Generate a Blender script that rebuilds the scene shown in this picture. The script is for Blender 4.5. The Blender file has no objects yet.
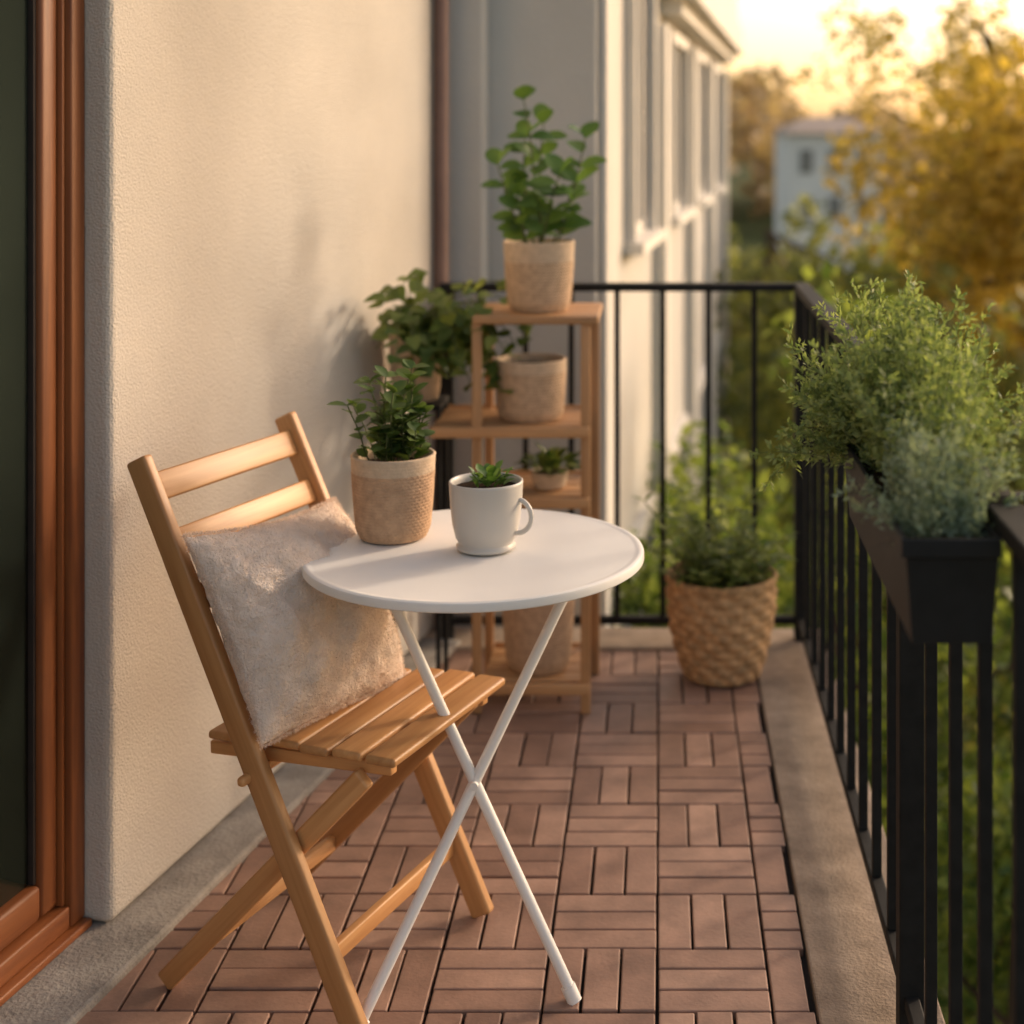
import bpy, math, random
import numpy as np
from mathutils import Vector, Matrix
random.seed(7)
scene = bpy.context.scene
H = 1.465
V = Vector

# ---------------------------------------------------------------- materials
def new_mat(name):
    m = bpy.data.materials.new(name); m.use_nodes = True
    nt = m.node_tree; nt.nodes.clear()
    out = nt.nodes.new('ShaderNodeOutputMaterial')
    return m, nt, out

def ramp_between(nt, fac, c1, c2, p1=.3, p2=.7):
    r = nt.nodes.new('ShaderNodeValToRGB')
    r.color_ramp.elements[0].position = p1; r.color_ramp.elements[1].position = p2
    r.color_ramp.elements[0].color = (*c1, 1); r.color_ramp.elements[1].color = (*c2, 1)
    nt.links.new(fac, r.inputs[0]); return r.outputs[0]

def mat(name, col, rough=.7, var=.15, scale=8, bump=0, bscale=150, bdist=.002, spec=.4, stretch=(1,1,1), metallic=0, stain=0, coord='Object', sheen=0, trans=0):
    m, nt, out = new_mat(name)
    p = nt.nodes.new('ShaderNodeBsdfPrincipled')
    nt.links.new(p.outputs[0], out.inputs[0])
    tc = nt.nodes.new('ShaderNodeTexCoord'); mp = nt.nodes.new('ShaderNodeMapping')
    mp.inputs['Scale'].default_value = stretch
    nt.links.new(tc.outputs[coord], mp.inputs[0])
    n = nt.nodes.new('ShaderNodeTexNoise'); n.inputs['Scale'].default_value = scale; n.inputs['Detail'].default_value = 6
    nt.links.new(mp.outputs[0], n.inputs[0])
    c1 = [c*(1-var) for c in col]; c2 = [min(1, c*(1+var)) for c in col]
    colout = ramp_between(nt, n.outputs[0], c1, c2)
    if stain:
        n3 = nt.nodes.new('ShaderNodeTexNoise'); n3.inputs['Scale'].default_value = scale*.22; n3.inputs['Detail'].default_value = 8
        n3.inputs['Roughness'].default_value = .7
        nt.links.new(mp.outputs[0], n3.inputs[0])
        f = ramp_between(nt, n3.outputs[0], (1-stain,)*3, (1, 1, 1), .35, .6)
        mx = nt.nodes.new('ShaderNodeMix'); mx.data_type = 'RGBA'; mx.blend_type = 'MULTIPLY'; mx.inputs[0].default_value = 1
        nt.links.new(colout, mx.inputs[6]); nt.links.new(f, mx.inputs[7]); colout = mx.outputs[2]
    nt.links.new(colout, p.inputs['Base Color'])
    p.inputs['Roughness'].default_value = rough
    p.inputs['Specular IOR Level'].default_value = spec
    p.inputs['Metallic'].default_value = metallic
    if sheen: p.inputs['Sheen Weight'].default_value = sheen
    if trans:
        t = nt.nodes.new('ShaderNodeBsdfTranslucent'); nt.links.new(colout, t.inputs[0])
        ms = nt.nodes.new('ShaderNodeMixShader'); ms.inputs[0].default_value = trans
        nt.links.new(p.outputs[0], ms.inputs[1]); nt.links.new(t.outputs[0], ms.inputs[2]); nt.links.new(ms.outputs[0], out.inputs[0])
    if bump:
        n2 = nt.nodes.new('ShaderNodeTexNoise'); n2.inputs['Scale'].default_value = bscale; n2.inputs['Detail'].default_value = 5
        nt.links.new(mp.outputs[0], n2.inputs[0])
        b = nt.nodes.new('ShaderNodeBump'); b.inputs['Strength'].default_value = bump; b.inputs['Distance'].default_value = bdist
        nt.links.new(n2.outputs[0], b.inputs['Height']); nt.links.new(b.outputs[0], p.inputs['Normal'])
    return m

def wood(name, c1, c2, rough=.5):
    m, nt, out = new_mat(name)
    p = nt.nodes.new('ShaderNodeBsdfPrincipled'); nt.links.new(p.outputs[0], out.inputs[0])
    tc = nt.nodes.new('ShaderNodeTexCoord'); mp = nt.nodes.new('ShaderNodeMapping')
    mp.inputs['Scale'].default_value = (60, 60, 3.5)
    oi = nt.nodes.new('ShaderNodeObjectInfo')
    mul = nt.nodes.new('ShaderNodeMath'); mul.operation = 'MULTIPLY'; mul.inputs[1].default_value = 37
    nt.links.new(oi.outputs['Random'], mul.inputs[0])
    nt.links.new(tc.outputs['Object'], mp.inputs[0]); nt.links.new(mul.outputs[0], mp.inputs['Location'])
    n = nt.nodes.new('ShaderNodeTexNoise'); n.inputs['Scale'].default_value = 1; n.inputs['Detail'].default_value = 5
    n.inputs['Distortion'].default_value = .6
    nt.links.new(mp.outputs[0], n.inputs[0])
    col = ramp_between(nt, n.outputs[0], c1, c2, .3, .68)
    hs = nt.nodes.new('ShaderNodeHueSaturation')
    mr = nt.nodes.new('ShaderNodeMapRange'); mr.inputs[3].default_value = .82; mr.inputs[4].default_value = 1.12
    nt.links.new(oi.outputs['Random'], mr.inputs[0]); nt.links.new(mr.outputs[0], hs.inputs['Value'])
    nt.links.new(col, hs.inputs['Color']); nt.links.new(hs.outputs[0], p.inputs['Base Color'])
    p.inputs['Roughness'].default_value = rough
    b = nt.nodes.new('ShaderNodeBump'); b.inputs['Strength'].default_value = .3; b.inputs['Distance'].default_value = .001
    nt.links.new(n.outputs[0], b.inputs['Height']); nt.links.new(b.outputs[0], p.inputs['Normal'])
    return m

def leafmat(name, c1, c2, trans=.35, rough=.5):
    m, nt, out = new_mat(name)
    p = nt.nodes.new('ShaderNodeBsdfPrincipled'); p.inputs['Roughness'].default_value = rough
    p.inputs['Specular IOR Level'].default_value = .35
    g = nt.nodes.new('ShaderNodeNewGeometry')
    col = ramp_between(nt, g.outputs['Random Per Island'], c1, c2, 0, 1)
    nt.links.new(col, p.inputs['Base Color'])
    t = nt.nodes.new('ShaderNodeBsdfTranslucent')
    mx = nt.nodes.new('ShaderNodeMix'); mx.data_type = 'RGBA'; mx.blend_type = 'MULTIPLY'; mx.inputs[0].default_value = 1
    mx.inputs[7].default_value = (1.5, 1.5, .8, 1)
    nt.links.new(col, mx.inputs[6]); nt.links.new(mx.outputs[2], t.inputs[0])
    ms = nt.nodes.new('ShaderNodeMixShader'); ms.inputs[0].default_value = trans
    nt.links.new(p.outputs[0], ms.inputs[1]); nt.links.new(t.outputs[0], ms.inputs[2])
    nt.links.new(ms.outputs[0], out.inputs[0])
    return m

M_stucco = mat('stucco', (.61, .56, .495), .92, .06, 3, .9, 220, .005, .2, stain=.10)
M_stucco2 = mat('stucco_far', (.57, .545, .505), .9, .06, 2, .3, 60, .004, .2, stain=.1)
M_trim = mat('light_trim', (.68, .65, .60), .8, .05, 3, .2, 60, .003, .2)
M_curb = mat('curb_concrete', (.40, .37, .33), .9, .18, 14, .9, 120, .004, .2, stain=.4)
M_strip = mat('strip_concrete', (.38, .295, .225), .9, .16, 14, .8, 160, .004, .2, stain=.4)
M_under = mat('dark_tile_base', (.03, .022, .018), .9, .2, 20)
M_wood = wood('pine_wood', (.46, .215, .075), (.61, .325, .13), .45)
M_shelfwood = wood('bamboo_wood', (.39, .20, .085), (.53, .295, .135), .5)
M_door = wood('door_wood', (.19, .056, .016), (.30, .098, .026), .5)
M_black = mat('black_iron', (.012, .012, .012), .7, .3, 30, .1, 200, .001, .22)
M_white = mat('white_powder_coat', (.82, .80, .77), .5, .03, 6, .15, 500, .0006, .35)
M_planter = mat('black_plastic', (.012, .012, .013), .6, .2, 30, .1, 300, .0005, .3)
M_pot = mat('beige_weave', (.54, .38, .25), .9, .16, 60, .7, 250, .003, .15)
M_pot2 = mat('tan_weave', (.50, .33, .21), .9, .16, 60, .7, 250, .003, .15)
M_rim = mat('pale_weave', (.58, .44, .31), .9, .12, 60, .5, 250, .002, .15)
M_basket = mat('wicker', (.48, .29, .145), .75, .35, 50, .6, 300, .002, .3)
M_mug = mat('grey_ceramic', (.56, .53, .49), .38, .05, 10, .05, 200, .001, .5)
M_soil = mat('soil', (.035, .02, .012), 1, .4, 80, 1, 120, .01, .1)
M_pillow = mat('fleece_fabric', (.78, .655, .56), 1, .11, 26, 1.0, 230, .006, .03)
M_pile = mat('fleece_fibre', (.84, .72, .62), 1, .08, 22, 0, spec=.02, trans=.45)
M_pipe = mat('copper_pipe', (.25, .14, .10), .55, .15, 8, 0, spec=.4)
M_glassdark = mat('dark_glass', (.022, .03, .025), .08, .2, 2, 0, spec=.5)
M_grass = mat('grass_ground', (.05, .065, .02), 1, .4, 1.5, 1, 20, .05, .1)
M_bark = mat('bark', (.09, .06, .04), .95, .3, 12, .8, 40, .01, .1)
M_roof = mat('roof_tiles', (.42, .33, .27), .9, .2, 3, .5, 10, .05, .1)
M_housewall = mat('house_wall', (.80, .73, .66), .9, .05, 1)
M_winglass = mat('window_glass', (.22, .20, .18), .25, .2, 2, spec=.6)
M_stem = mat('plant_stem', (.10, .12, .04), .7, .2, 20)

def tile_mat():
    m, nt, out = new_mat('deck_tile')
    p = nt.nodes.new('ShaderNodeBsdfPrincipled'); nt.links.new(p.outputs[0], out.inputs[0])
    g = nt.nodes.new('ShaderNodeNewGeometry')
    col = ramp_between(nt, g.outputs['Random Per Island'], (.245, .140, .100), (.395, .245, .180), 0, 1)
    tc = nt.nodes.new('ShaderNodeTexCoord')
    n = nt.nodes.new('ShaderNodeTexNoise'); n.inputs['Scale'].default_value = 9; n.inputs['Detail'].default_value = 9; n.inputs['Roughness'].default_value = .7
    nt.links.new(tc.outputs['Object'], n.inputs[0])
    f = ramp_between(nt, n.outputs[0], (.66, .66, .66), (1.15, 1.15, 1.15), .3, .65)
    mx = nt.nodes.new('ShaderNodeMix'); mx.data_type = 'RGBA'; mx.blend_type = 'MULTIPLY'; mx.inputs[0].default_value = 1
    nt.links.new(col, mx.inputs[6]); nt.links.new(f, mx.inputs[7]); nt.links.new(mx.outputs[2], p.inputs['Base Color'])
    rr = nt.nodes.new('ShaderNodeMapRange'); rr.inputs[3].default_value = .38; rr.inputs[4].default_value = .72
    nt.links.new(n.outputs[0], rr.inputs[0]); nt.links.new(rr.outputs[0], p.inputs['Roughness'])
    n2 = nt.nodes.new('ShaderNodeTexNoise'); n2.inputs['Scale'].default_value = 120; n2.inputs['Detail'].default_value = 6
    nt.links.new(tc.outputs['Object'], n2.inputs[0])
    b = nt.nodes.new('ShaderNodeBump'); b.inputs['Strength'].default_value = .4; b.inputs['Distance'].default_value = .002
    nt.links.new(n2.outputs[0], b.inputs['Height']); nt.links.new(b.outputs[0], p.inputs['Normal'])
    return m
M_tile = tile_mat()

L_table = leafmat('leaf_table', (.045, .09, .02), (.13, .19, .05), .3)
L_broad = leafmat('leaf_broad', (.06, .13, .03), (.16, .26, .07), .35)
L_trail = leafmat('leaf_trailing', (.06, .11, .025), (.20, .24, .06), .35)
L_fern = leafmat('leaf_fern', (.13, .19, .07), (.32, .38, .16), .4, .6)
L_silver = leafmat('leaf_silver', (.18, .24, .16), (.34, .40, .30), .3, .7)
L_bush = leafmat('leaf_bush', (.06, .11, .025), (.26, .31, .08), .45)
L_green = leafmat('leaf_green_tree', (.11, .13, .04), (.30, .30, .09), .45)
L_gold = leafmat('leaf_gold_tree', (.26, .19, .04), (.56, .40, .09), .5)
L_far_hazed = leafmat('leaf_distant_hazed', (.34, .24, .15), (.52, .40, .26), .3)  # aerial haze is put into these lightened leaf colours
L_dark = leafmat('leaf_dark', (.04, .07, .015), (.13, .17, .04), .35)

# ---------------------------------------------------------------- mesh helpers
def link(o, parent=None):
    scene.collection.objects.link(o)
    if parent is not None:
        o.parent = parent
        o.matrix_parent_inverse = Matrix.Translation(parent.location).inverted()
    return o

def empty(name, loc):
    e = bpy.data.objects.new(name, None); e.location = loc
    e.empty_display_size = .1
    scene.collection.objects.link(e); return e

class MB:
    def __init__(s): s.v = []; s.f = []; s.m = []
    def add(s, vs, fs, mi=0):
        o = len(s.v); s.v += [tuple(a) for a in vs]
        for f in fs: s.f.append(tuple(i+o for i in f)); s.m.append(mi)
    def box(s, lo, hi, mi=0):
        x0, y0, z0 = lo; x1, y1, z1 = hi
        s.add([(x0,y0,z0),(x1,y0,z0),(x1,y1,z0),(x0,y1,z0),(x0,y0,z1),(x1,y0,z1),(x1,y1,z1),(x0,y1,z1)],
              [(0,3,2,1),(4,5,6,7),(0,1,5,4),(1,2,6,5),(2,3,7,6),(3,0,4,7)], mi)
    def fbox(s, O, u, n, a0, a1, b0, b1, z0, z1, mi=0):
        P = lambda a, b, z: O + u*a + n*b + V((0, 0, z))
        s.add([P(a0,b0,z0),P(a1,b0,z0),P(a1,b1,z0),P(a0,b1,z0),P(a0,b0,z1),P(a1,b0,z1),P(a1,b1,z1),P(a0,b1,z1)],
              [(0,3,2,1),(4,5,6,7),(0,1,5,4),(1,2,6,5),(2,3,7,6),(3,0,4,7)], mi)
    def tube(s, pts, rad, seg=8, mi=0, caps=True):
        pts = [V(p) for p in pts]
        if not hasattr(rad, '__len__'): rad = [rad]*len(pts)
        vs = []; fs = []
        prev = None
        for i, p in enumerate(pts):
            t = (pts[min(i+1, len(pts)-1)] - pts[max(i-1, 0)]).normalized()
            if prev is None:
                a = t.cross(V((0, 0, 1)) if abs(t.z) < .9 else V((1, 0, 0))).normalized()
            else:
                a = (prev - t*prev.dot(t)).normalized()
            prev = a; b = t.cross(a)
            for k in range(seg):
                an = 2*math.pi*k/seg
                vs.append(p + (a*math.cos(an)+b*math.sin(an))*rad[i])
        for i in range(len(pts)-1):
            for k in range(seg):
                k2 = (k+1) % seg
                fs.append((i*seg+k, i*seg+k2, (i+1)*seg+k2, (i+1)*seg+k))
        if caps:
            fs.append(tuple(range(seg))[::-1]); fs.append(tuple((len(pts)-1)*seg+k for k in range(seg)))
        s.add(vs, fs, mi)
    def leaf(s, base, d, up, L, W, curl=.25, fold=.25, mi=0, rows=((0,.06),(.22,.8),(.5,1),(.78,.68),(1,.03))):
        d = d.normalized(); side = d.cross(up)
        if side.length < 1e-4: side = d.cross(V((1, .1, 0)))
        side.normalize(); nrm = side.cross(d).normalized()
        vs = []; fs = []
        for t, w in rows:
            c = base + d*(L*t) - nrm*(curl*L*t*t)
            h = W*.5*w
            vs += [c - side*h + nrm*h*fold, c, c + side*h + nrm*h*fold]
        for i in range(len(rows)-1):
            a = 3*i
            fs += [(a, a+1, a+4, a+3), (a+1, a+2, a+5, a+4)]
        s.add(vs, fs, mi)
    def build(s, name, mats, smooth=False, parent=None, bevel=0, seg=2):
        me = bpy.data.meshes.new(name)
        me.from_pydata(s.v, [], s.f)
        for m in mats: me.materials.append(m)
        me.polygons.foreach_set('material_index', s.m)
        if smooth: me.polygons.foreach_set('use_smooth', [True]*len(s.f))
        me.update()
        o = bpy.data.objects.new(name, me); link(o, parent)
        if bevel:
            b = o.modifiers.new('bevel', 'BEVEL'); b.width = bevel; b.segments = seg; b.limit_method = 'ANGLE'
            b.harden_normals = False
        return o

def beam(name, p0, p1, w, t, wdir, m, parent, bevel=.003, seg=3):
    p0 = V(p0); p1 = V(p1); z = (p1-p0); L = z.length; z.normalize()
    x = (wdir - z*wdir.dot(z)).normalized(); y = z.cross(x)
    b = MB(); b.box((-w/2, -t/2, -L/2), (w/2, t/2, L/2))
    o = b.build(name, [m], False, None, bevel, seg)
    R = Matrix((x, y, z)).transposed().to_4x4()
    mw = Matrix.Translation((p0+p1)/2) @ R
    for pl in o.data.polygons: pl.use_smooth = True
    if parent is not None:
        o.parent = parent; o.matrix_parent_inverse = Matrix.Translation(parent.location).inverted()
    o.matrix_basis = mw
    return o

def lathe(b, c, prof, seg=64, mi=0, fn=None):
    vs = []; fs = []; n = len(prof)
    for i, (r, z) in enumerate(prof):
        for k in range(seg):
            th = 2*math.pi*k/seg
            rr = fn(th, i, r, z) if fn else r
            vs.append((c[0]+rr*math.cos(th), c[1]+rr*math.sin(th), c[2]+z))
    for i in range(n-1):
        for k in range(seg):
            k2 = (k+1) % seg
            fs.append((i*seg+k, i*seg+k2, (i+1)*seg+k2, (i+1)*seg+k))
    b.add(vs, fs, mi)

def disc(b, c, r, mi=0, seg=48, bump=0):
    vs = [(c[0], c[1], c[2]+bump)]; fs = []
    for k in range(seg):
        th = 2*math.pi*k/seg; vs.append((c[0]+r*math.cos(th), c[1]+r*math.sin(th), c[2]))
    for k in range(seg): fs.append((0, 1+k, 1+(k+1) % seg))
    b.add(vs, fs, mi)

def rnd(a, b): return random.uniform(a, b)

def pot(name, parent, c, rt, rb, h, m, rimm=None, rim=.03, rows=22, stitch=36, amp=.0022, tk=.006):
    b = MB()
    prof = [(0.0005, 0), (rb*.86, 0), (rb*.94, .002)]
    n = rows*4
    for i in range(1, n+1):
        t = i/n; z = .002 + (h-.008)*t
        base = rb + (rt-rb)*(t**.6)
        base -= rb*.08*max(0, 1-t*7)**1.5
        prof.append((base, z))
    ntex = len(prof)
    prof += [(rt+.001, h-.002), (rt-.001, h), (rt-tk, h), (rt-tk-.002, h-.012), (rt-tk-.006, h*.7)]
    rimmed = rim
    def fn(th, i, r, z):
        if i < 3 or i >= ntex: return r
        row = (z/h)*rows; fr = row-math.floor(row); ph = math.pi*(math.floor(row) % 2)
        k = .35 if (h-z) < rimmed else 1
        return r + amp*k*(math.sin(math.pi*fr)-.5 + .55*math.sin(th*stitch+ph)*math.sin(math.pi*fr))
    lathe(b, c, prof, 180, 0, fn)
    disc(b, (c[0], c[1], c[2]+h*.86), rt-tk-.002, 2, bump=.006)
    ob = b.build(name, [m, rimm or m, M_soil], True, parent)
    if rimm:
        for pl in ob.data.polygons:
            if pl.material_index == 0 and pl.center.z > c[2]+h-rim: pl.material_index = 1
    return ob

# ---------------------------------------------------------------- balcony geometry
u = V((.2103, .9776, 0)); n = V((.9776, -.2103, 0)); W0 = V((-1.0, 2.73, 0))

b = MB(); B = .192; x_start = -.005-6*B
g = .0048
for i in range(8):
    for j in range(-3, 12):
        x0 = x_start + i*B; y0 = 2.686 + (j-3)*B - B
        vert = (i+j) % 2 == 0
        for k in range(3):
            if vert: lo = [x0+k*B/3+g/2, y0+g/2]; hi = [x0+(k+1)*B/3-g/2, y0+B-g/2]
            else: lo = [x0+g/2, y0+k*B/3+g/2]; hi = [x0+B-g/2, y0+(k+1)*B/3-g/2]
            if lo[0] > .25: continue
            hi[0] = min(hi[0], .257); hi[1] = min(hi[1], 4.22)
            if lo[1] > 4.2: continue
            ox, oy = rnd(-.0009, .0009), rnd(-.0009, .0009)
            dz = rnd(-.0013, .0013)
            b.box((lo[0]+ox, lo[1]+oy, -.018), (hi[0]+ox, hi[1]+oy, dz))
deck = b.build('deck_tiles', [M_tile], False, None, .0025, 2)
b = MB(); b.box((-1.8, -.5, -.022), (.2615, 4.2245, -.0175)); b.build('tile_base', [M_under], parent=deck)
b = MB(); b.box((-1.9, -.5, -.2), (.47, 4.42, -.0225)); b.build('balcony_floor', [M_strip])
b = MB(); b.box((.262, -.5, -.0215), (.468, 4.40, .004)); b.box((-.8, 4.225, -.0215), (.2615, 4.40, .006))
b.build('concrete_kerb', [M_strip], bevel=.004)
b = MB(); b.fbox(W0, u, n, -3, 1.60, -.12, .10, -.021, .014); b.build('wall_kerb', [M_curb], bevel=.006)

b = MB(); b.fbox(W0, u, n, 0.0, 1.625, -.3, 0, .016, 3.2)
b.fbox(W0, u, n, -3.4, -1.35, -.3, 0, .016, 3.2)
b.fbox(W0, u, n, -1.35, 0, -.3, 0, 2.2, 3.2)
wall = b.build('stucco_wall', [M_stucco], bevel=.016, seg=4)

de = empty('balcony_door', W0 - n*.05)
def fb(name, a0, a1, b0, b1, z0, z1, m, bev=.004):
    q = MB()
    c = W0 + u*((a0+a1)/2) + n*((b0+b1)/2) + V((0,0,(z0+z1)/2))
    la, lb, lz = (a1-a0)/2, (b1-b0)/2, (z1-z0)/2
    vert = lz > la
    q.box((-lb, -la, -lz), (lb, la, lz)) if vert else q.box((-lb, -lz, -la), (lb, lz, la))
    o = q.build(name, [m], False, None, bev, 2)
    R = Matrix((n, u, V((0,0,1)))).transposed().to_4x4() if vert else Matrix((n, V((0,0,-1)), u)).transposed().to_4x4()
    mw = Matrix.Translation(c) @ R
    o.parent = de; o.matrix_parent_inverse = Matrix.Translation(de.location).inverted(); o.matrix_basis = mw
    for p_ in o.data.polygons: p_.use_smooth = True
    return o
fb('frame_jamb_1', -.044, -.001, -.13, -.050, .03, 2.19, M_door)
fb('frame_jamb_2', -1.349, -1.295, -.13, -.050, .03, 2.19, M_door)
fb('frame_head', -1.294, -.045, -.13, -.050, 2.13, 2.19, M_door)
fb('sill', -1.349, -.002, -.14, -.035, .0145, .029, M_door, .003)
fb('frame_sill', -1.294, -.045, -.13, -.052, .03, .070, M_door)
fb('frame_stop', -.054, -.0455, -.12, -.062, .071, 2.12, M_door, .002)
fb('sash_stile_1', -.103, -.055, -.12, -.070, .073, 2.12, M_door, .008)
fb('sash_stile_2', -1.29, -1.21, -.12, -.070, .073, 2.12, M_door, .008)
fb('sash_rail_1', -1.209, -.104, -.12, -.070, .073, .135, M_door, .008)
fb('sash_rail_2', -1.209, -.104, -.12, -.070, 2.04, 2.12, M_door, .008)
fb('bead', -.112, -.104, -.10, -.080, .136, 2.039, M_under, .001)
fb('glass_pane', -1.208, -.113, -.096, -.09, .136, 2.039, M_glassdark, 0)

# railing
RX = .405; RD = 4.3
re = empty('iron_railing', (RX, RD, 0))
b = MB()
b.box((RX-.022, -.4, 1.004), (RX+.022, RD+.022, 1.026)); b.box((-.63, RD-.022, 1.004), (RX-.0222, RD+.022, 1.026))
b.box((RX-.012, -.4, .05), (RX+.012, RD-.0205, .072)); b.box((-.63, RD-.012, .05), (RX-.0205, RD+.012, .072))
b.build('rails', [M_black], parent=re, bevel=.003)
b = MB()
for px, py in [(RX, RD), (RX, 2.43), (RX, .55), (-.61, RD)]:
    b.box((px-.02, py-.02, .0065), (px+.02, py+.02, 1.0035))
b.build('posts', [M_black], parent=re, bevel=.002)
b = MB()
y = RD-.187
while y > -.3:
    if abs(y-2.43) > .04 and abs(y-.55) > .04: b.box((RX-.0085, y-.0085, .0725), (RX+.0085, y+.0085, 1.0035))
    y -= .187
x = RX-.135
while x > -.6:
    b.box((x-.008, RD-.008, .0725), (x+.008, RD+.008, 1.0035)); x -= .131
b.build('balusters', [M_black], parent=re, bevel=.0015)

# ---------------------------------------------------------------- planter box
pe = empty('railing_planter', (.33, 1.95, .88))
y0, y1 = 1.675, 2.26
b = MB()
def ring(x0, x1, ya, yb, z): return [(x0, ya, z), (x1, ya, z), (x1, yb, z), (x0, yb, z)]
rings = [ring(.284, .374, y0+.014, y1-.014, .886), ring(.276, .380, y0+.006, y1-.006, .986), ring(.270, .382, y0, y1, .987), ring(.270, .382, y0, y1, 1.008),
         ring(.277, .376, y0+.007, y1-.007, 1.008), ring(.280, .373, y0+.010, y1-.010, .97)]
vs = [p for r in rings for p in r]; fs = [(3, 2, 1, 0)]
for i in range(len(rings)-1):
    for k in range(4):
        fs.append((i*4+k, i*4+(k+1) % 4, i*4+4+(k+1) % 4, i*4+4+k))
b.add(vs, fs, 0)
b.add([(.2805, y0+.01, .985), (.3725, y0+.01, .985), (.3725, y1-.01, .985), (.2805, y1-.01, .985)], [(0, 1, 2, 3)], 1)
b.build('planter_box', [M_planter, M_soil], parent=pe, bevel=.003)
b = MB()
for yy in (1.78, 2.15):
    b.box((.3765, yy-.012, 1.0085), (.3815, yy+.012, 1.030)); b.box((.3765, yy-.012, 1.0305), (.437, yy+.012, 1.0335)); b.box((.434, yy-.012, .98), (.437, yy+.012, 1.030))
b.build('hooks', [M_black], parent=pe)

def feathery(name, parent, cx, ymin, ymax, nst, Lmin, Lmax, matl, leafL, spread, seed, zb=.985, bias=(0, 0), per=34, droop=.5, wx=.04):
    random.seed(seed); q = MB()
    for i in range(nst):
        p = V((cx+rnd(-wx, wx), rnd(ymin, ymax), zb))
        az = rnd(0, 2*math.pi); tilt = abs(random.gauss(0, spread))
        d = V((math.cos(az)*math.sin(tilt)+bias[0], math.sin(az)*math.sin(tilt)+bias[1], math.cos(tilt))).normalized()
        Ls = rnd(Lmin, Lmax); N = 10; pts = [p.copy()]
        dd = d.copy()
        for k in range(N):
            dd = (dd + V((rnd(-.09, .09), rnd(-.09, .09), rnd(-.06, .06)-.10*droop*(k/N)*(1.2-abs(d.z))*2))).normalized()
            pts.append(pts[-1]+dd*Ls/N)
        q.tube(pts, [.0011-.0007*k/N for k in range(N+1)], 3, 1, False)
        for k in range(2, N+1):
            for s_ in range(3):
                t = rnd(0, 1); a = pts[k-1].lerp(pts[k], t)
                sd = (dd*.7+V((rnd(-1, 1), rnd(-1, 1), rnd(-.5, .9)))).normalized()
                sl = rnd(.014, .030)*(1.15-.6*k/N)
                nl = max(3, int(per/8))
                for m_ in range(nl):
                    bp = a+sd*sl*(m_+.5)/nl
                    ld = (sd*.8+V((rnd(-1, 1), rnd(-1, 1), rnd(-1, 1)))*.8).normalized()
                    L = leafL*rnd(.6, 1.2); w = ld.cross(V((rnd(-1, 1), rnd(-1, 1), rnd(-1, 1)))).normalized()*L*.18
                    q.add([bp, bp+ld*L*.5+w, bp+ld*L, bp+ld*L*.5-w], [(0, 1, 2, 3)], 0)
    return q.build(name, [matl, M_stem], False, parent)
feathery('fern_foliage', pe, .345, 1.98, 2.25, 190, .12, .27, L_fern, .013, .5, 3, bias=(.03, .05), per=40)
feathery('trailing_foliage', pe, .30, 2.16, 2.25, 34, .10, .16, L_fern, .013, .7, 4, bias=(-.6, .25), per=40, droop=1.5, wx=.02)
feathery('silver_foliage', pe, .335, 1.71, 1.95, 90, .05, .14, L_silver, .010, .45, 5, per=36)
feathery('tall_foliage', pe, .355, 1.80, 2.05, 60, .12, .23, L_fern, .012, .4, 6, bias=(.06, 0), per=36, wx=.015)

# ---------------------------------------------------------------- table
tc_ = V((-.328, 2.66, 0))
te = empty('bistro_table', tc_)
b = MB()
R = .30
prof = [(.0005, .704), (.285, .704), (.290, .7035), (.2975, .7035), (R, .7055), (R, .7150), (.2985, .7185), (.295, .7205), (.290, .7205), (.287, .7195), (.282, .7192), (.0005, .7192)]
lathe(b, tc_, prof, 128, 0)
top = b.build('table_top', [M_white], True, te)
md = top.modifiers.new('es', 'EDGE_SPLIT'); md.split_angle = math.radians(35)
b = MB()
A0 = V((-.490, 2.62, .694)); A1 = V((-.143, 2.52, .004)); B0 = V((-.142, 2.68, .694)); B1 = V((-.493, 2.42, .004))
b.tube([A0+V((-.02, 0, 0)), A0+V((.003, 0, -.012)), A0.lerp(A1, .1), A0.lerp(A1, .5)+V((0, -.004, 0)), A1], .0095, 14)
b.tube([B0+V((.02, 0, 0)), B0+V((-.003, 0, -.012)), B0.lerp(B1, .1), B0.lerp(B1, .5)+V((0, .014, 0)), B1], .0095, 14)
b.tube([A0+V((.0, -.13, .001)), A0+V((.0, .16, .001))], .008, 10); b.tube([B0+V((.0, -.16, .001)), B0+V((.0, .12, .001))], .008, 10)
b.tube([A1+V((0, 0, -.003)), A1+V((-.012, .003, .022))], .0125, 14); b.tube([B1+V((0, 0, -.003)), B1+V((.012, .008, .022))], .0125, 14)
pv = A0.lerp(A1, .5); b.tube([pv+V((0, -.022, 0)), pv+V((0, .03, 0))], .007, 12)
lg = b.build('crossed_legs', [M_white], True, te)
md = lg.modifiers.new('es', 'EDGE_SPLIT'); md.split_angle = math.radians(50)

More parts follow.
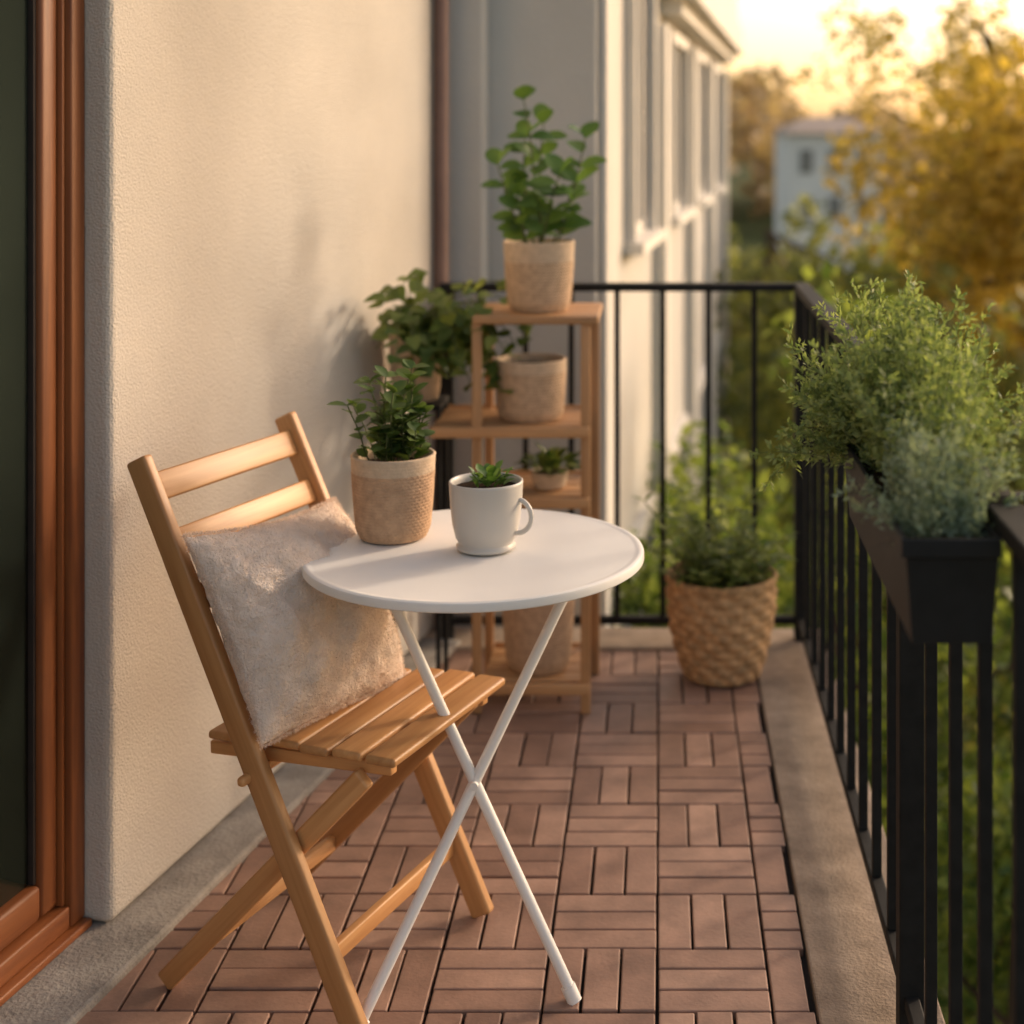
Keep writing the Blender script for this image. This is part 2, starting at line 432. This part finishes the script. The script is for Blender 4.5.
# ---------------------------------------------------------------- chair
F0 = V((-.483, 2.40, 0)); f = V((.933, -.36, 0)); s = V((.36, .933, 0)); Z = V((0, 0, 1))
ce = empty('folding_chair', F0 + s*.21 - f*.2)
def C(a, bb, z): return F0 + s*a + f*bb + Z*z
SW = .42
for nm, a in (('stile_1', 0), ('stile_2', SW)):
    beam(nm, C(a, .004, .006), C(a, -.435, .905), .043, .023, f, M_wood, ce, .006, 4)
for nm, a in (('rear_leg_1', .028), ('rear_leg_2', SW-.028)):
    beam(nm, C(a, -.40, .008), C(a, -.005, .418), .036, .021, f, M_wood, ce, .005)
for nm, a in (('seat_rail_1', .052), ('seat_rail_2', SW-.052)):
    beam(nm, C(a, -.32, .414), C(a, .035, .430), .022, .02, Z, M_wood, ce)
for i in range(6):
    bb = .030 - i*.063
    zz = .456 - .014*i/5 - (.004 if i == 0 else 0)
    ins = .014 if bb > -.15 else .026
    beam('seat_slat_%d' % (i+1), C(ins, bb, zz), C(SW-ins, bb, zz), .056, .015, f, M_wood, ce, .006, 4)
for i, (z_) in enumerate((.855, .765, .675)):
    bo = -.4385*z_/.905*.99
    beam('back_slat_%d' % (i+1), C(.011, bo, z_), C(SW-.011, bo, z_), .050 if i == 0 else .046, .013, V((0, 0, 1))*.9-f*.43, M_wood, ce, .004)
beam('front_crossbar', C(.011, -.06, .125), C(SW-.011, -.06, .125), .030, .016, Z, M_wood, ce)
beam('rear_crossbar', C(.038, -.30, .105), C(SW-.038, -.30, .105), .028, .015, Z, M_wood, ce)
beam('seat_pivot_bar', C(-.03, -.205, .40), C(SW+.03, -.205, .40), .016, .016, Z, M_wood, ce, .006)

# cushion
che = empty('cushion', C(.2, -.22, .64))
N = 44; q = MB()
cen = C(.172, -.228, .616); upv = (Z*.87 - f*.49).normalized(); nv = (f*.87+Z*.49).normalized()
rot = math.radians(-5); sv = s*math.cos(rot)+upv*math.sin(rot); upv = upv*math.cos(rot)-s*math.sin(rot)
def pil(uu, vv, side):
    x_ = uu*.212*(1-.05*(1-vv*vv)*abs(uu)**4); y_ = vv*.182*(1-.05*(1-uu*uu)*abs(vv)**4)
    th = .100*((1-abs(uu)**2.5)**.6)*((1-abs(vv)**2.5)**.6)
    k = (1-uu*uu)*(1-vv*vv)
    wr = .010*math.sin(6*uu+3*vv+1)*k + .007*math.sin(11*vv-5*uu)*k + .004*math.sin(17*uu+9*vv*vv)*k
    wr += .004*math.sin(25*(uu+vv))*abs(uu*vv)*(1-abs(uu))*(1-abs(vv))*6
    dz = (th+wr*(1 if th > .01 else 0))*side
    sag = -.010*(1-uu*uu)*(1 if vv > 0 else .3)
    return cen + sv*x_ + upv*(y_+sag) + nv*(dz*(1.0 if side > 0 else .42))
random.seed(77)
for side in (1, -1):
    vs = [pil(-1+2*i/N, -1+2*j/N, side) for j in range(N+1) for i in range(N+1)]
    fs = []
    for j in range(N):
        for i in range(N):
            a = j*(N+1)+i; fq = (a, a+1, a+N+2, a+N+1)
            fs.append(fq if side > 0 else fq[::-1])
    q.add(vs, fs)
o = q.build('cover', [M_pillow], True, che)
w = o.modifiers.new('weld', 'WELD'); w.merge_threshold = .0008
sb = o.modifiers.new('sub', 'SUBSURF'); sb.levels = 1; sb.render_levels = 2
tx = bpy.data.textures.new('fz', 'CLOUDS'); tx.noise_scale = .022
dm = o.modifiers.new('disp', 'DISPLACE'); dm.texture = tx; dm.strength = .008; dm.mid_level = .5; dm.texture_coords = 'LOCAL'
q = MB()
for i in range(16000):
    uu = rnd(-1, 1); vv = rnd(-1, 1)
    if i % 3 == 0:
        if random.random() < .5: uu = random.choice((-1, 1))*rnd(.985, 1)
        else: vv = random.choice((-1, 1))*rnd(.985, 1)
    p = pil(uu, vv, 1)
    e1 = pil(min(1, uu+.02), vv, 1)-pil(max(-1, uu-.02), vv, 1); e2 = pil(uu, min(1, vv+.02), 1)-pil(uu, max(-1, vv-.02), 1)
    nn = e1.cross(e2)
    if nn.length < 1e-9: continue
    nn.normalize(); p = p + nn*.001
    d = (nn*.6 + V((rnd(-1, 1), rnd(-1, 1), rnd(-1, 1)))).normalized()
    w_ = d.cross(V((rnd(-1, 1), rnd(-1, 1), rnd(-1, 1)))).normalized()*.0004
    L = rnd(.004, .008); mid = p+d*L*.6; tip = mid+(d+V((rnd(-1, 1), rnd(-1, 1), rnd(-1, 1)))).normalized()*L*.5
    q.add([p-w_, p+w_, mid+w_*.8, tip, mid-w_*.8], [(0, 1, 2, 3, 4)])
q.build('pile', [M_pile], False, che)

# ---------------------------------------------------------------- shelf
sx0, sx1, sy0, sy1 = -.46, -.187, 3.77, 4.04
se = empty('plant_shelf', ((sx0+sx1)/2, (sy0+sy1)/2, 0))
for i, (xx, yy) in enumerate(((sx1, sy0), (sx1+.012, sy1), (sx0, sy0), (sx0, sy1))):
    beam('post_%d' % (i+1), (xx, yy, .001), (xx, yy, .978), .024, .022, V((1, 0, 0)), M_shelfwood, se)
def board(nm, z, x0, x1, nb=4, th=.016):
    ya, yb = sy0-.02, sy1+.02
    wv = (yb-ya)/nb
    for i in range(nb):
        yc = ya+wv*(i+.5)
        beam('%s_slat_%d' % (nm, i+1), (x0, yc, z), (x1, yc, z), wv-.003, th, V((0, 1, 0)), M_shelfwood, se, .003)
board('top', .988, sx0-.01, sx1+.032, 4, .02)
for nm, z, xa in (('middle', .712, -.575), ('lower', .535, sx0+.013), ('bottom', .07, sx0+.013)):
    ya, yb = sy0+.013, sy1-.013
    for i in range(4):
        wv = (yb-ya)/4; yc = ya+wv*(i+.5)
        beam('%s_slat_%d' % (nm, i+1), (xa, yc, z), (sx1-.013, yc, z), wv-.004, .012, V((0, 1, 0)), M_shelfwood, se, .002)
    for yy, t_ in ((sy0-.018, 1), (sy1+.018, 2)):
        beam('%s_rail_%d' % (nm, t_), (xa-.0, yy, z-.004), (sx1+.012, yy, z-.004), .026, .012, Z, M_shelfwood, se, .002)

# ---------------------------------------------------------------- plants
def potted(name, c): return empty(name, c)

pc = V((-.488, 2.745, .7215)); e = potted('potted_plant', pc)
pot('woven_pot', e, pc, .0765, .064, .152, M_pot2, M_rim, .03, 26, 40, .0012)
random.seed(21); q = MB()
for i in range(30):
    az = rnd(0, 6.283); r0 = rnd(0, .045); p = pc+V((math.cos(az)*r0, math.sin(az)*r0, .135))
    tl = rnd(.0, .5); d = V((math.cos(az)*math.sin(tl)-.02, math.sin(az)*math.sin(tl), math.cos(tl)))
    Ls = rnd(.06, .18)*(1-.3*tl)
    pts = [p]; dd = d.copy(); K = 7
    for k in range(K):
        dd = (dd+V((rnd(-.15, .15), rnd(-.15, .15), rnd(-.05, .1)))).normalized(); pts.append(pts[-1]+dd*Ls/K)
    q.tube(pts, .0013, 4, 1, False)
    for k in range(1, K+1):
        for t_ in range(1 if k < K else 3):
            a_ = rnd(0, 6.283); ld = (V((math.cos(a_), math.sin(a_), rnd(-.2, .6)))+dd*.5).normalized()
            q.leaf(pts[k], ld, V((rnd(-.4, .4), rnd(-.4, .4), 1)), rnd(.024, .038), rnd(.020, .029), rnd(0, .4), .25)
q.build('foliage', [L_table, M_stem], True, e)

mc = V((-.309, 2.665, .7215)); e = potted('mug_planter', mc)
b = MB()
prof = [(.0005, 0), (.045, 0), (.052, .003), (.053, .008), (.049, .011), (.0485, .014), (.054, .022), (.0595, .045), (.0635, .08), (.0655, .116), (.0655, .1205), (.0635, .122), (.0615, .1205), (.0605, .112), (.059, .08)]
lathe(b, mc, prof, 72, 0); disc(b, mc+V((0, 0, .108)), .060, 1, bump=.004)
hp = []
hd = V((.96, -.28, 0))
for t_ in range(15):
    an = math.radians(105 - t_*210/14)
    hp.append(mc + hd*(.058+.028*math.cos(an)) + Z*(.062+.030*math.sin(an)))
b.tube(hp, [.0045]*15, 12, 0)
b.build('mug', [M_mug, M_soil], True, e)
random.seed(5); q = MB()
for i in range(44):
    a_ = rnd(0, 6.283); rr = rnd(0, .030); bp = mc+V((math.cos(a_)*rr+.004, math.sin(a_)*rr, .110+rnd(0, .025)))
    ld = V((math.cos(a_)*rnd(.3, 1), math.sin(a_)*rnd(.3, 1), rnd(.3, 1.3)))
    q.leaf(bp, ld, Z, rnd(.016, .028), rnd(.013, .019), rnd(-.1, .4), .3)
q.build('foliage', [L_broad, M_stem], True, e)

pc = V((-.313, 3.885, .9985)); e = potted('potted_rubber_plant', pc)
pot('woven_pot', e, pc, .092, .076, .18, M_pot, M_rim, .05, 22, 44, .002)
random.seed(12); q = MB()
stems = [((.01, 0), .40, (-.10, 0)), ((.03, .01), .31, (.20, .05)), ((-.03, 0), .24, (-.30, 0)), ((.01, -.03), .22, (.08, -.25)), ((.0, .02), .34, (.04, .1)), ((.04, -.01), .19, (.34, -.1)), ((-.02,-.02), .16, (-.35,-.2)), ((-.01, .01), .30, (-.16, .05))]
for (ox, oy), Ls, (tx_, ty_) in stems:
    p = pc+V((ox, oy, .15)); K = 8; pts = [p]; dd = V((tx_, ty_, 1)).normalized()
    for k in range(K):
        dd = (dd+V((rnd(-.1, .1)+.008, rnd(-.08, .08), .03))).normalized(); pts.append(pts[-1]+dd*Ls/K)
    q.tube(pts, [.0038-.002*k/K for k in range(K+1)], 6, 1)
    a_ = rnd(0, 6.28)
    for k in range(2, K+1):
        a_ += 2.4
        for h_ in ((0, 3.14) if k % 2 == 0 or k == K else (0,)):
            aa = a_+h_+rnd(-.3, .3)
            ld = V((math.cos(aa), math.sin(aa)*.8, rnd(.15, .9)+(.5 if k == K else 0)))
            q.leaf(pts[k], ld, V((rnd(-.3, .3), -.6, 1)), rnd(.054, .076), rnd(.040, .054), rnd(.1, .4), .2,
                   rows=((0, .08), (.15, .62), (.38, 1), (.65, .98), (.86, .62), (1, .05)))
q.build('foliage', [L_broad, M_stem], True, e)

pc = V((-.335, 3.89, .7185)); e = potted('shelf_pot', pc)
pot('woven_pot', e, pc, .092, .082, .155, M_pot, M_rim, .03, 18, 44, .002)
pc = V((-.315, 3.885, .0765)); e = potted('tan_pot', pc)
pot('woven_pot', e, pc, .095, .078, .215, M_pot2, M_rim, .03, 24, 44, .002)
for k_, (xx, yy) in enumerate(((-.285, 3.87),)):
    pc = V((xx, yy, .5415)); e = potted('small_potted_plant', pc)
    pot('clay_pot', e, pc, .048, .038, .045, M_rim, None, .06, 8, 20, .001)
    random.seed(40+k_); q = MB()
    for i in range(80):
        a_ = rnd(0, 6.283); tl = rnd(0, 1.3)
        ld = V((math.cos(a_)*math.sin(tl)*1.3, math.sin(a_)*math.sin(tl), math.cos(tl)))
        bp = pc+V((ld.x*.05, ld.y*.04, .04+rnd(0, .035)))
        q.leaf(bp, ld, Z, rnd(.03, .05), rnd(.02, .03), rnd(0, .6), .2)
    q.build('foliage', [L_trail, M_stem], True, e)

pc = V((-.645, 3.96, .754)); e = potted('trailing_houseplant', pc)
pot('woven_pot', e, pc, .070, .060, .20, M_rim, None, .03, 20, 36, .0015)
random.seed(33); q = MB()
for i in range(42):
    az = rnd(-2.6, 1.0); p = pc+V((math.cos(az)*.03, math.sin(az)*.03, .18))
    K = 10; pts = [p]; dd = V((math.cos(az)*.6+.35, math.sin(az)*.5-.25, rnd(.5, 2.3))).normalized(); Ls = rnd(.12, .37)
    for k in range(K):
        dd = (dd+V((rnd(-.1, .1), rnd(-.1, .1), -.25))).normalized()
        if pts[-1].x < -.69: dd.x = abs(dd.x)
        pts.append(pts[-1]+dd*Ls/K)
    q.tube(pts, .0015, 4, 1, False)
    for k in range(2, K+1):
        a_ = rnd(0, 6.283); ld = V((math.cos(a_)*.8, math.sin(a_)*.8-.2, rnd(-.7, .3)))
        q.leaf(pts[k], ld, V((rnd(-.3, .3), -.5, 1)), rnd(.038, .058), rnd(.032, .047), rnd(0, .4), .2,
               rows=((0, .5), (.15, .95), (.4, 1), (.72, .6), (1, .03)))
q.build('foliage', [L_trail, M_stem], True, e)
st = empty('metal_plant_stand', (-.645, 3.96, 0))
b = MB(); b.box((-.722, 3.885, .738), (-.568, 4.035, .753))
for dx in (-.0, .139):
    for dy in (0, .135): b.box((-.72+dx, 3.887+dy, .001), (-.708+dx, 3.899+dy, .7375))
b.box((-.707, 3.889, .35), (-.582, 3.897, .36)); b.box((-.707, 4.024, .35), (-.582, 4.032, .36))
b.build('stand_frame', [M_black], parent=st, bevel=.001)

pc = V((.165, 4.03, .007)); e = potted('basket_planter', pc)
b = MB(); rows = 88; prof = []
hb = .262; nb_ = 11
for i in range(rows+1):
    t = i/rows; r = .100+.044*math.sin(min(1, t*1.2)*math.pi/2)
    prof.append((r, t*hb))
def wv(th, i, r, z):
    row = z/hb*nb_; fr = row-math.floor(row); ph = math.pi*(math.floor(row) % 2)
    return r + .0045*math.sin(th*13+ph)*math.sin(math.pi*fr)**.5 + .003*math.sin(math.pi*fr) + .0012*math.sin(th*3+row)
lathe(b, pc, prof, 168, 0, wv)
lathe(b, pc, [(.144, hb-.014), (.150, hb-.008), (.150, hb+.004), (.145, hb+.010), (.138, hb+.006), (.134, hb-.05)], 84, 0,
      lambda th, i, r, z: r+.002*math.sin(th*60+i*1.2))
disc(b, pc+V((0, 0, .24)), .138, 1, bump=.01); disc(b, pc+V((0, 0, .0)), .100, 0)
b.build('wicker_basket', [M_basket, M_soil], True, e)
random.seed(9); q = MB()
for i in range(80):
    az = rnd(0, 6.283); r0 = rnd(0, .10); p = pc+V((math.cos(az)*r0, math.sin(az)*r0, .235))
    tl = rnd(.05, .85); K = 8; dd = V((math.cos(az)*math.sin(tl), math.sin(az)*math.sin(tl), math.cos(tl))); Ls = rnd(.08, .30)*(1.1-.5*tl)
    pts = [p]
    for k in range(K):
        dd = (dd+V((rnd(-.12, .12), rnd(-.12, .12), -.05))).normalized(); pts.append(pts[-1]+dd*Ls/K)
    q.tube(pts, .0014, 4, 1, False)
    for k in range(2, K+1):
        for t_ in range(2):
            a_ = rnd(0, 6.283); ld = (V((math.cos(a_), math.sin(a_), rnd(-.3, .6)))+dd*.4).normalized()
            q.leaf(pts[k], ld, Z, rnd(.025, .045), rnd(.014, .022), rnd(0, .4), .2, rows=((0, .1), (.4, 1), (1, .03)))
q.build('foliage', [L_bush, M_stem], True, e)

# ---------------------------------------------------------------- neighbouring facade parts
b = MB(); b.tube([(-.640, 4.385, -4), (-.640, 4.385, 4)], .023, 20)
for zz in (.3, 1.9): b.tube([(-.640, 4.385, zz), (-.640, 4.385, zz+.03)], .028, 20)
b.build('drainpipe', [M_pipe], True)
be = empty('apartment_building', (-.6, 6, 0))
b = MB()
b.box((-1.6, 4.47, -4), (-.527, 4.62, 5))
b.box((-1.6, 4.621, -4), (-.195, 5.9, 5))
b.box((-.194, 4.66, -4), (-.165, 5.9, 5))
b.build('pilaster_and_pier', [M_stucco2], parent=be, bevel=.008)
O2 = V((-.19, 5.95, 0)); d2 = V((.77, 8.05, 0)); L2 = d2.length; u2 = d2.normalized(); n2 = V((u2.y, -u2.x, 0))
b = MB(); b.fbox(O2, u2, n2, 0, L2, -1.6, -.0, -4, 6)
b.build('wing_wall', [M_stucco2], parent=be)
b = MB(); c = MB(); gl = MB()
for (a0, a1, zt) in ((.45, 1.25, 2.6), (2.3, 3.3, 1.95), (4.3, 5.3, 1.95), (6.2, 7.2, 1.95)):
    for z0, z1 in ((1.05, zt), (-1.9, -.35), (4, 5.5)):
        gl.fbox(O2, u2, n2, a0, a1, .001, .006, z0, z1)
        t = .06
        b.fbox(O2, u2, n2, a0-t, a0, .001, .05, z0-t, z1+t); b.fbox(O2, u2, n2, a1, a1+t, .001, .05, z0-t, z1+t)
        b.fbox(O2, u2, n2, a0+.001, a1-.001, .001, .05, z1, z1+t); b.fbox(O2, u2, n2, a0-.1, a1+.1, .001, .09, z0-t-.05, z0-t-.001)
        b.fbox(O2, u2, n2, (a0+a1)/2-.02, (a0+a1)/2+.02, .007, .03, z0, z1-.001)
for a in (1.7, 3.75, 5.7, 7.75):
    c.fbox(O2, u2, n2, a-.1, a+.1, .001, .07, -4, 2.0)
c.fbox(O2, u2, n2, 1.9, L2+.05, .001, .20, 2.16, 2.40)
c.fbox(O2, u2, n2, 2.0, L2+.02, .001, .12, 2.08, 2.159)
c.fbox(O2, u2, n2, 2.3, L2+.0, .12, .15, 2.401, 2.9)
gl.build('window_glass', [M_winglass], parent=be); b.build('window_frames', [M_trim], parent=be); c.build('pilasters_and_cornice', [M_trim], parent=be)

# ---------------------------------------------------------------- ground and vegetation
b = MB(); b.add([(-400, -200, -4), (400, -200, -4), (400, 900, -4), (-400, 900, -4)], [(0, 1, 2, 3)]); b.build('ground', [M_grass])

def canopy(name, clumps, nleaf, L, matl, seed, trunks=(), aspect=.6):
    r_ = np.random.default_rng(seed)
    K = len(clumps); cs = np.array([c[0] for c in clumps]); rs = np.array([c[1] for c in clumps])
    w_ = rs**2; w_ /= w_.sum()
    idx = r_.choice(K, nleaf, p=w_)
    d = r_.normal(size=(nleaf, 3)); d /= np.linalg.norm(d, axis=1)[:, None]
    rad = r_.uniform(.25, 1.05, nleaf)**.6
    P = cs[idx] + d*(rs[idx]*rad)[:, None]
    a = r_.normal(size=(nleaf, 3)); a /= np.linalg.norm(a, axis=1)[:, None]
    c2 = np.cross(a, r_.normal(size=(nleaf, 3))); c2 /= np.linalg.norm(c2, axis=1)[:, None]
    s_ = L*r_.uniform(.5, 1.3, nleaf)
    A = a*(s_*.5)[:, None]; Bv = c2*(s_*.5*aspect)[:, None]
    vv = np.stack([P-A, P+Bv, P+A, P-Bv], 1).reshape(-1, 3)
    q = MB(); q.v = [tuple(x) for x in vv.tolist()]; q.f = [(4*i, 4*i+1, 4*i+2, 4*i+3) for i in range(nleaf)]; q.m = [0]*nleaf
    random.seed(seed)
    for (tb, tt, tr) in trunks:
        tb = V(tb); tt = V(tt); mid = tb.lerp(tt, .5)+V((rnd(-.1, .1), rnd(-.1, .1), 0))
        q.tube([tb, mid, tt], [tr, tr*.75, tr*.35], 8, 1)
        for j in range(0, K, max(1, K//12)):
            e_ = V(clumps[j][0]); st_ = mid.lerp(tt, rnd(.3, 1)); md_ = st_.lerp(e_, .5)+V((rnd(-.1, .1), rnd(-.1, .1), .1))
            q.tube([st_, md_, e_], [tr*.35, tr*.22, tr*.07], 5, 1, False)
    return q.build(name, [matl, M_bark], False)

def ell(centre, radii, k, cr, seed, shell=.5):
    r_ = np.random.default_rng(seed); out = []
    for i in range(k):
        d = r_.normal(size=3); d /= np.linalg.norm(d); rr = r_.uniform(shell, 1)**.7
        out.append(((centre[0]+d[0]*radii[0]*rr, centre[1]+d[1]*radii[1]*rr, centre[2]+d[2]*radii[2]*rr), cr*r_.uniform(.6, 1.3)))
    return out

canopy('green_shrub', ell((.85, 7.3, -1.5), (1.0, .9, 2.0), 70, .30, 1, .3), 10000, .09, L_bush, 1, [((.8, 7.3, -4), (.8, 7.3, -1), .08)])
canopy('green_shrub', ell((2.6, 8.2, -2.0), (1.3, 1.0, 1.9), 55, .34, 2, .3), 7000, .10, L_dark, 2, [((2.6, 8.2, -4), (2.6, 8.2, -1), .08)])
canopy('green_shrub', ell((.10, 5.35, -.75), (.30, .35, 1.0), 50, .15, 3, .3), 6500, .055, L_bush, 3, [((.1, 5.35, -4), (.1, 5.35, -.3), .05)])
canopy('green_shrub', ell((1.35, 5.6, -1.9), (.55, .5, 1.3), 36, .2, 13, .3), 4500, .07, L_bush, 13, [((1.35, 5.6, -4), (1.35, 5.6, -1.2), .05)])
canopy('green_tree', ell((1.9, 13, -1.9), (1.9, 1.5, 2.3), 70, .45, 4, .3), 9000, .14, L_green, 4, [((1.9, 13, -4), (1.9, 13, -.5), .14)])
canopy('green_tree', ell((1.6, 22, -1.9), (2.6, 2, 2.5), 60, .6, 5, .3), 7000, .22, L_green, 5, [((1.6, 22, -4), (1.6, 22, 0), .16)])
canopy('golden_tree', ell((3.85, 15, .3), (2.0, 2, 2.0), 85, .48, 6, .3), 11000, .14, L_gold, 6, [((4.2, 15, -4), (4.2, 15, 1.5), .2)])
canopy('golden_tree', ell((6.3, 13, -.6), (2.2, 2, 2.2), 70, .5, 7, .3), 7000, .15, L_gold, 7, [((6.3, 13, -4), (6.3, 13, .5), .2)])
canopy('sparse_tree', ell((3.7, 19, 2.3), (1.9, 1.4, 1.0), 46, .30, 8, .1), 1700, .13, L_gold, 8, [((4.6, 19, -4), (4.2, 19, 2.6), .16)])
canopy('added_sun_blocker_tree', ell((4.6, 6.4, -.1), (1.7, 1.7, 1.9), 80, .42, 9, .2), 8000, .13, L_green, 9, [((4.6, 6.4, -4), (4.6, 6.4, 1.2), .15)])  # added out of view to block and dapple low sun on the balcony
canopy('added_shadow_trunk_tree', ell((2.1, 5.38, 7.0), (1.6, 1.6, 1.6), 40, .5, 10, .2), 4000, .14, L_dark, 10, [((2.1, 5.38, -4), (2.1, 5.38, 7.0), .24)])  # unseen tree, added so its trunk casts a vertical shadow band on the wall
cl = []
r_ = np.random.default_rng(11)
for i in range(420):
    X = r_.uniform(-12, 75); Y = r_.uniform(75, 125)
    topz = 1.2 + 2.0*math.sin(X*.16+.9) + (2.2 if X < 9 else 0)
    cl.append(((X, Y, r_.uniform(-3, topz)), r_.uniform(1.2, 2.4)))
canopy('distant_trees', cl, 26000, 1.0, L_far_hazed, 12, aspect=.8)

he = empty('white_house', (7, 58, 0))
b = MB(); b.box((4.9, 58, -4), (8.6, 64, 1.35)); b.build('walls', [M_housewall], parent=he)
b = MB()
b.add([(4.7, 57.7, 1.351), (8.8, 57.7, 1.351), (8.8, 64.3, 1.351), (4.7, 64.3, 1.351), (5.9, 61, 2.0), (7.6, 61, 2.0)], [(0, 1, 5, 4), (1, 2, 5), (2, 3, 4, 5), (3, 0, 4), (3, 2, 1, 0)])
b.build('roof', [M_roof], parent=he)
b = MB()
for xx in (5.4, 6.5, 7.6):
    for zz in (-.2, -2.0): b.box((xx, 57.95, zz), (xx+.5, 57.995, zz+.9))
b.build('windows', [M_winglass], parent=he)

# ---------------------------------------------------------------- light
EL = math.radians(20); AZ = math.radians(52)
sd = V((math.sin(AZ)*math.cos(EL), math.cos(AZ)*math.cos(EL), math.sin(EL)))
sl = bpy.data.lights.new('sun', 'SUN'); sl.energy = 2.2; sl.angle = math.radians(5.5); sl.color = (1, .83, .64)
so = bpy.data.objects.new('sun', sl); so.rotation_euler = (-sd).to_track_quat('-Z', 'Y').to_euler(); scene.collection.objects.link(so)
w = bpy.data.worlds.new('World'); scene.world = w; w.use_nodes = True
nt = w.node_tree; nt.nodes.clear()
out = nt.nodes.new('ShaderNodeOutputWorld'); bg = nt.nodes.new('ShaderNodeBackground'); sk = nt.nodes.new('ShaderNodeTexSky')
sk.sky_type = 'NISHITA'; sk.sun_disc = False; sk.sun_elevation = EL; sk.sun_rotation = AZ
sk.dust_density = 2.6; sk.air_density = 1.0; sk.ozone_density = 1.0
mx = nt.nodes.new('ShaderNodeMix'); mx.data_type = 'RGBA'; mx.blend_type = 'MULTIPLY'; mx.inputs[0].default_value = 1
mx.inputs[7].default_value = (2.3, 1.9, 1.56, 1)
nt.links.new(sk.outputs[0], mx.inputs[6]); nt.links.new(mx.outputs[2], bg.inputs[0]); bg.inputs[1].default_value = .15
nt.links.new(bg.outputs[0], out.inputs[0])

# ---------------------------------------------------------------- camera
cam = bpy.data.cameras.new('camera'); co = bpy.data.objects.new('camera', cam); scene.collection.objects.link(co)
co.location = (0, 0, H); co.rotation_euler = (math.radians(90), 0, 0)
cam.sensor_width = 36; cam.lens = 1500/1024*36; cam.shift_x = -148/1024; cam.shift_y = -382/1024
cam.clip_end = 2000; cam.clip_start = .05
cam.dof.use_dof = True; cam.dof.focus_distance = 2.4; cam.dof.aperture_fstop = 2.4
scene.camera = co
scene.view_settings.view_transform = 'Standard'; scene.view_settings.look = 'None'; scene.view_settings.exposure = 0
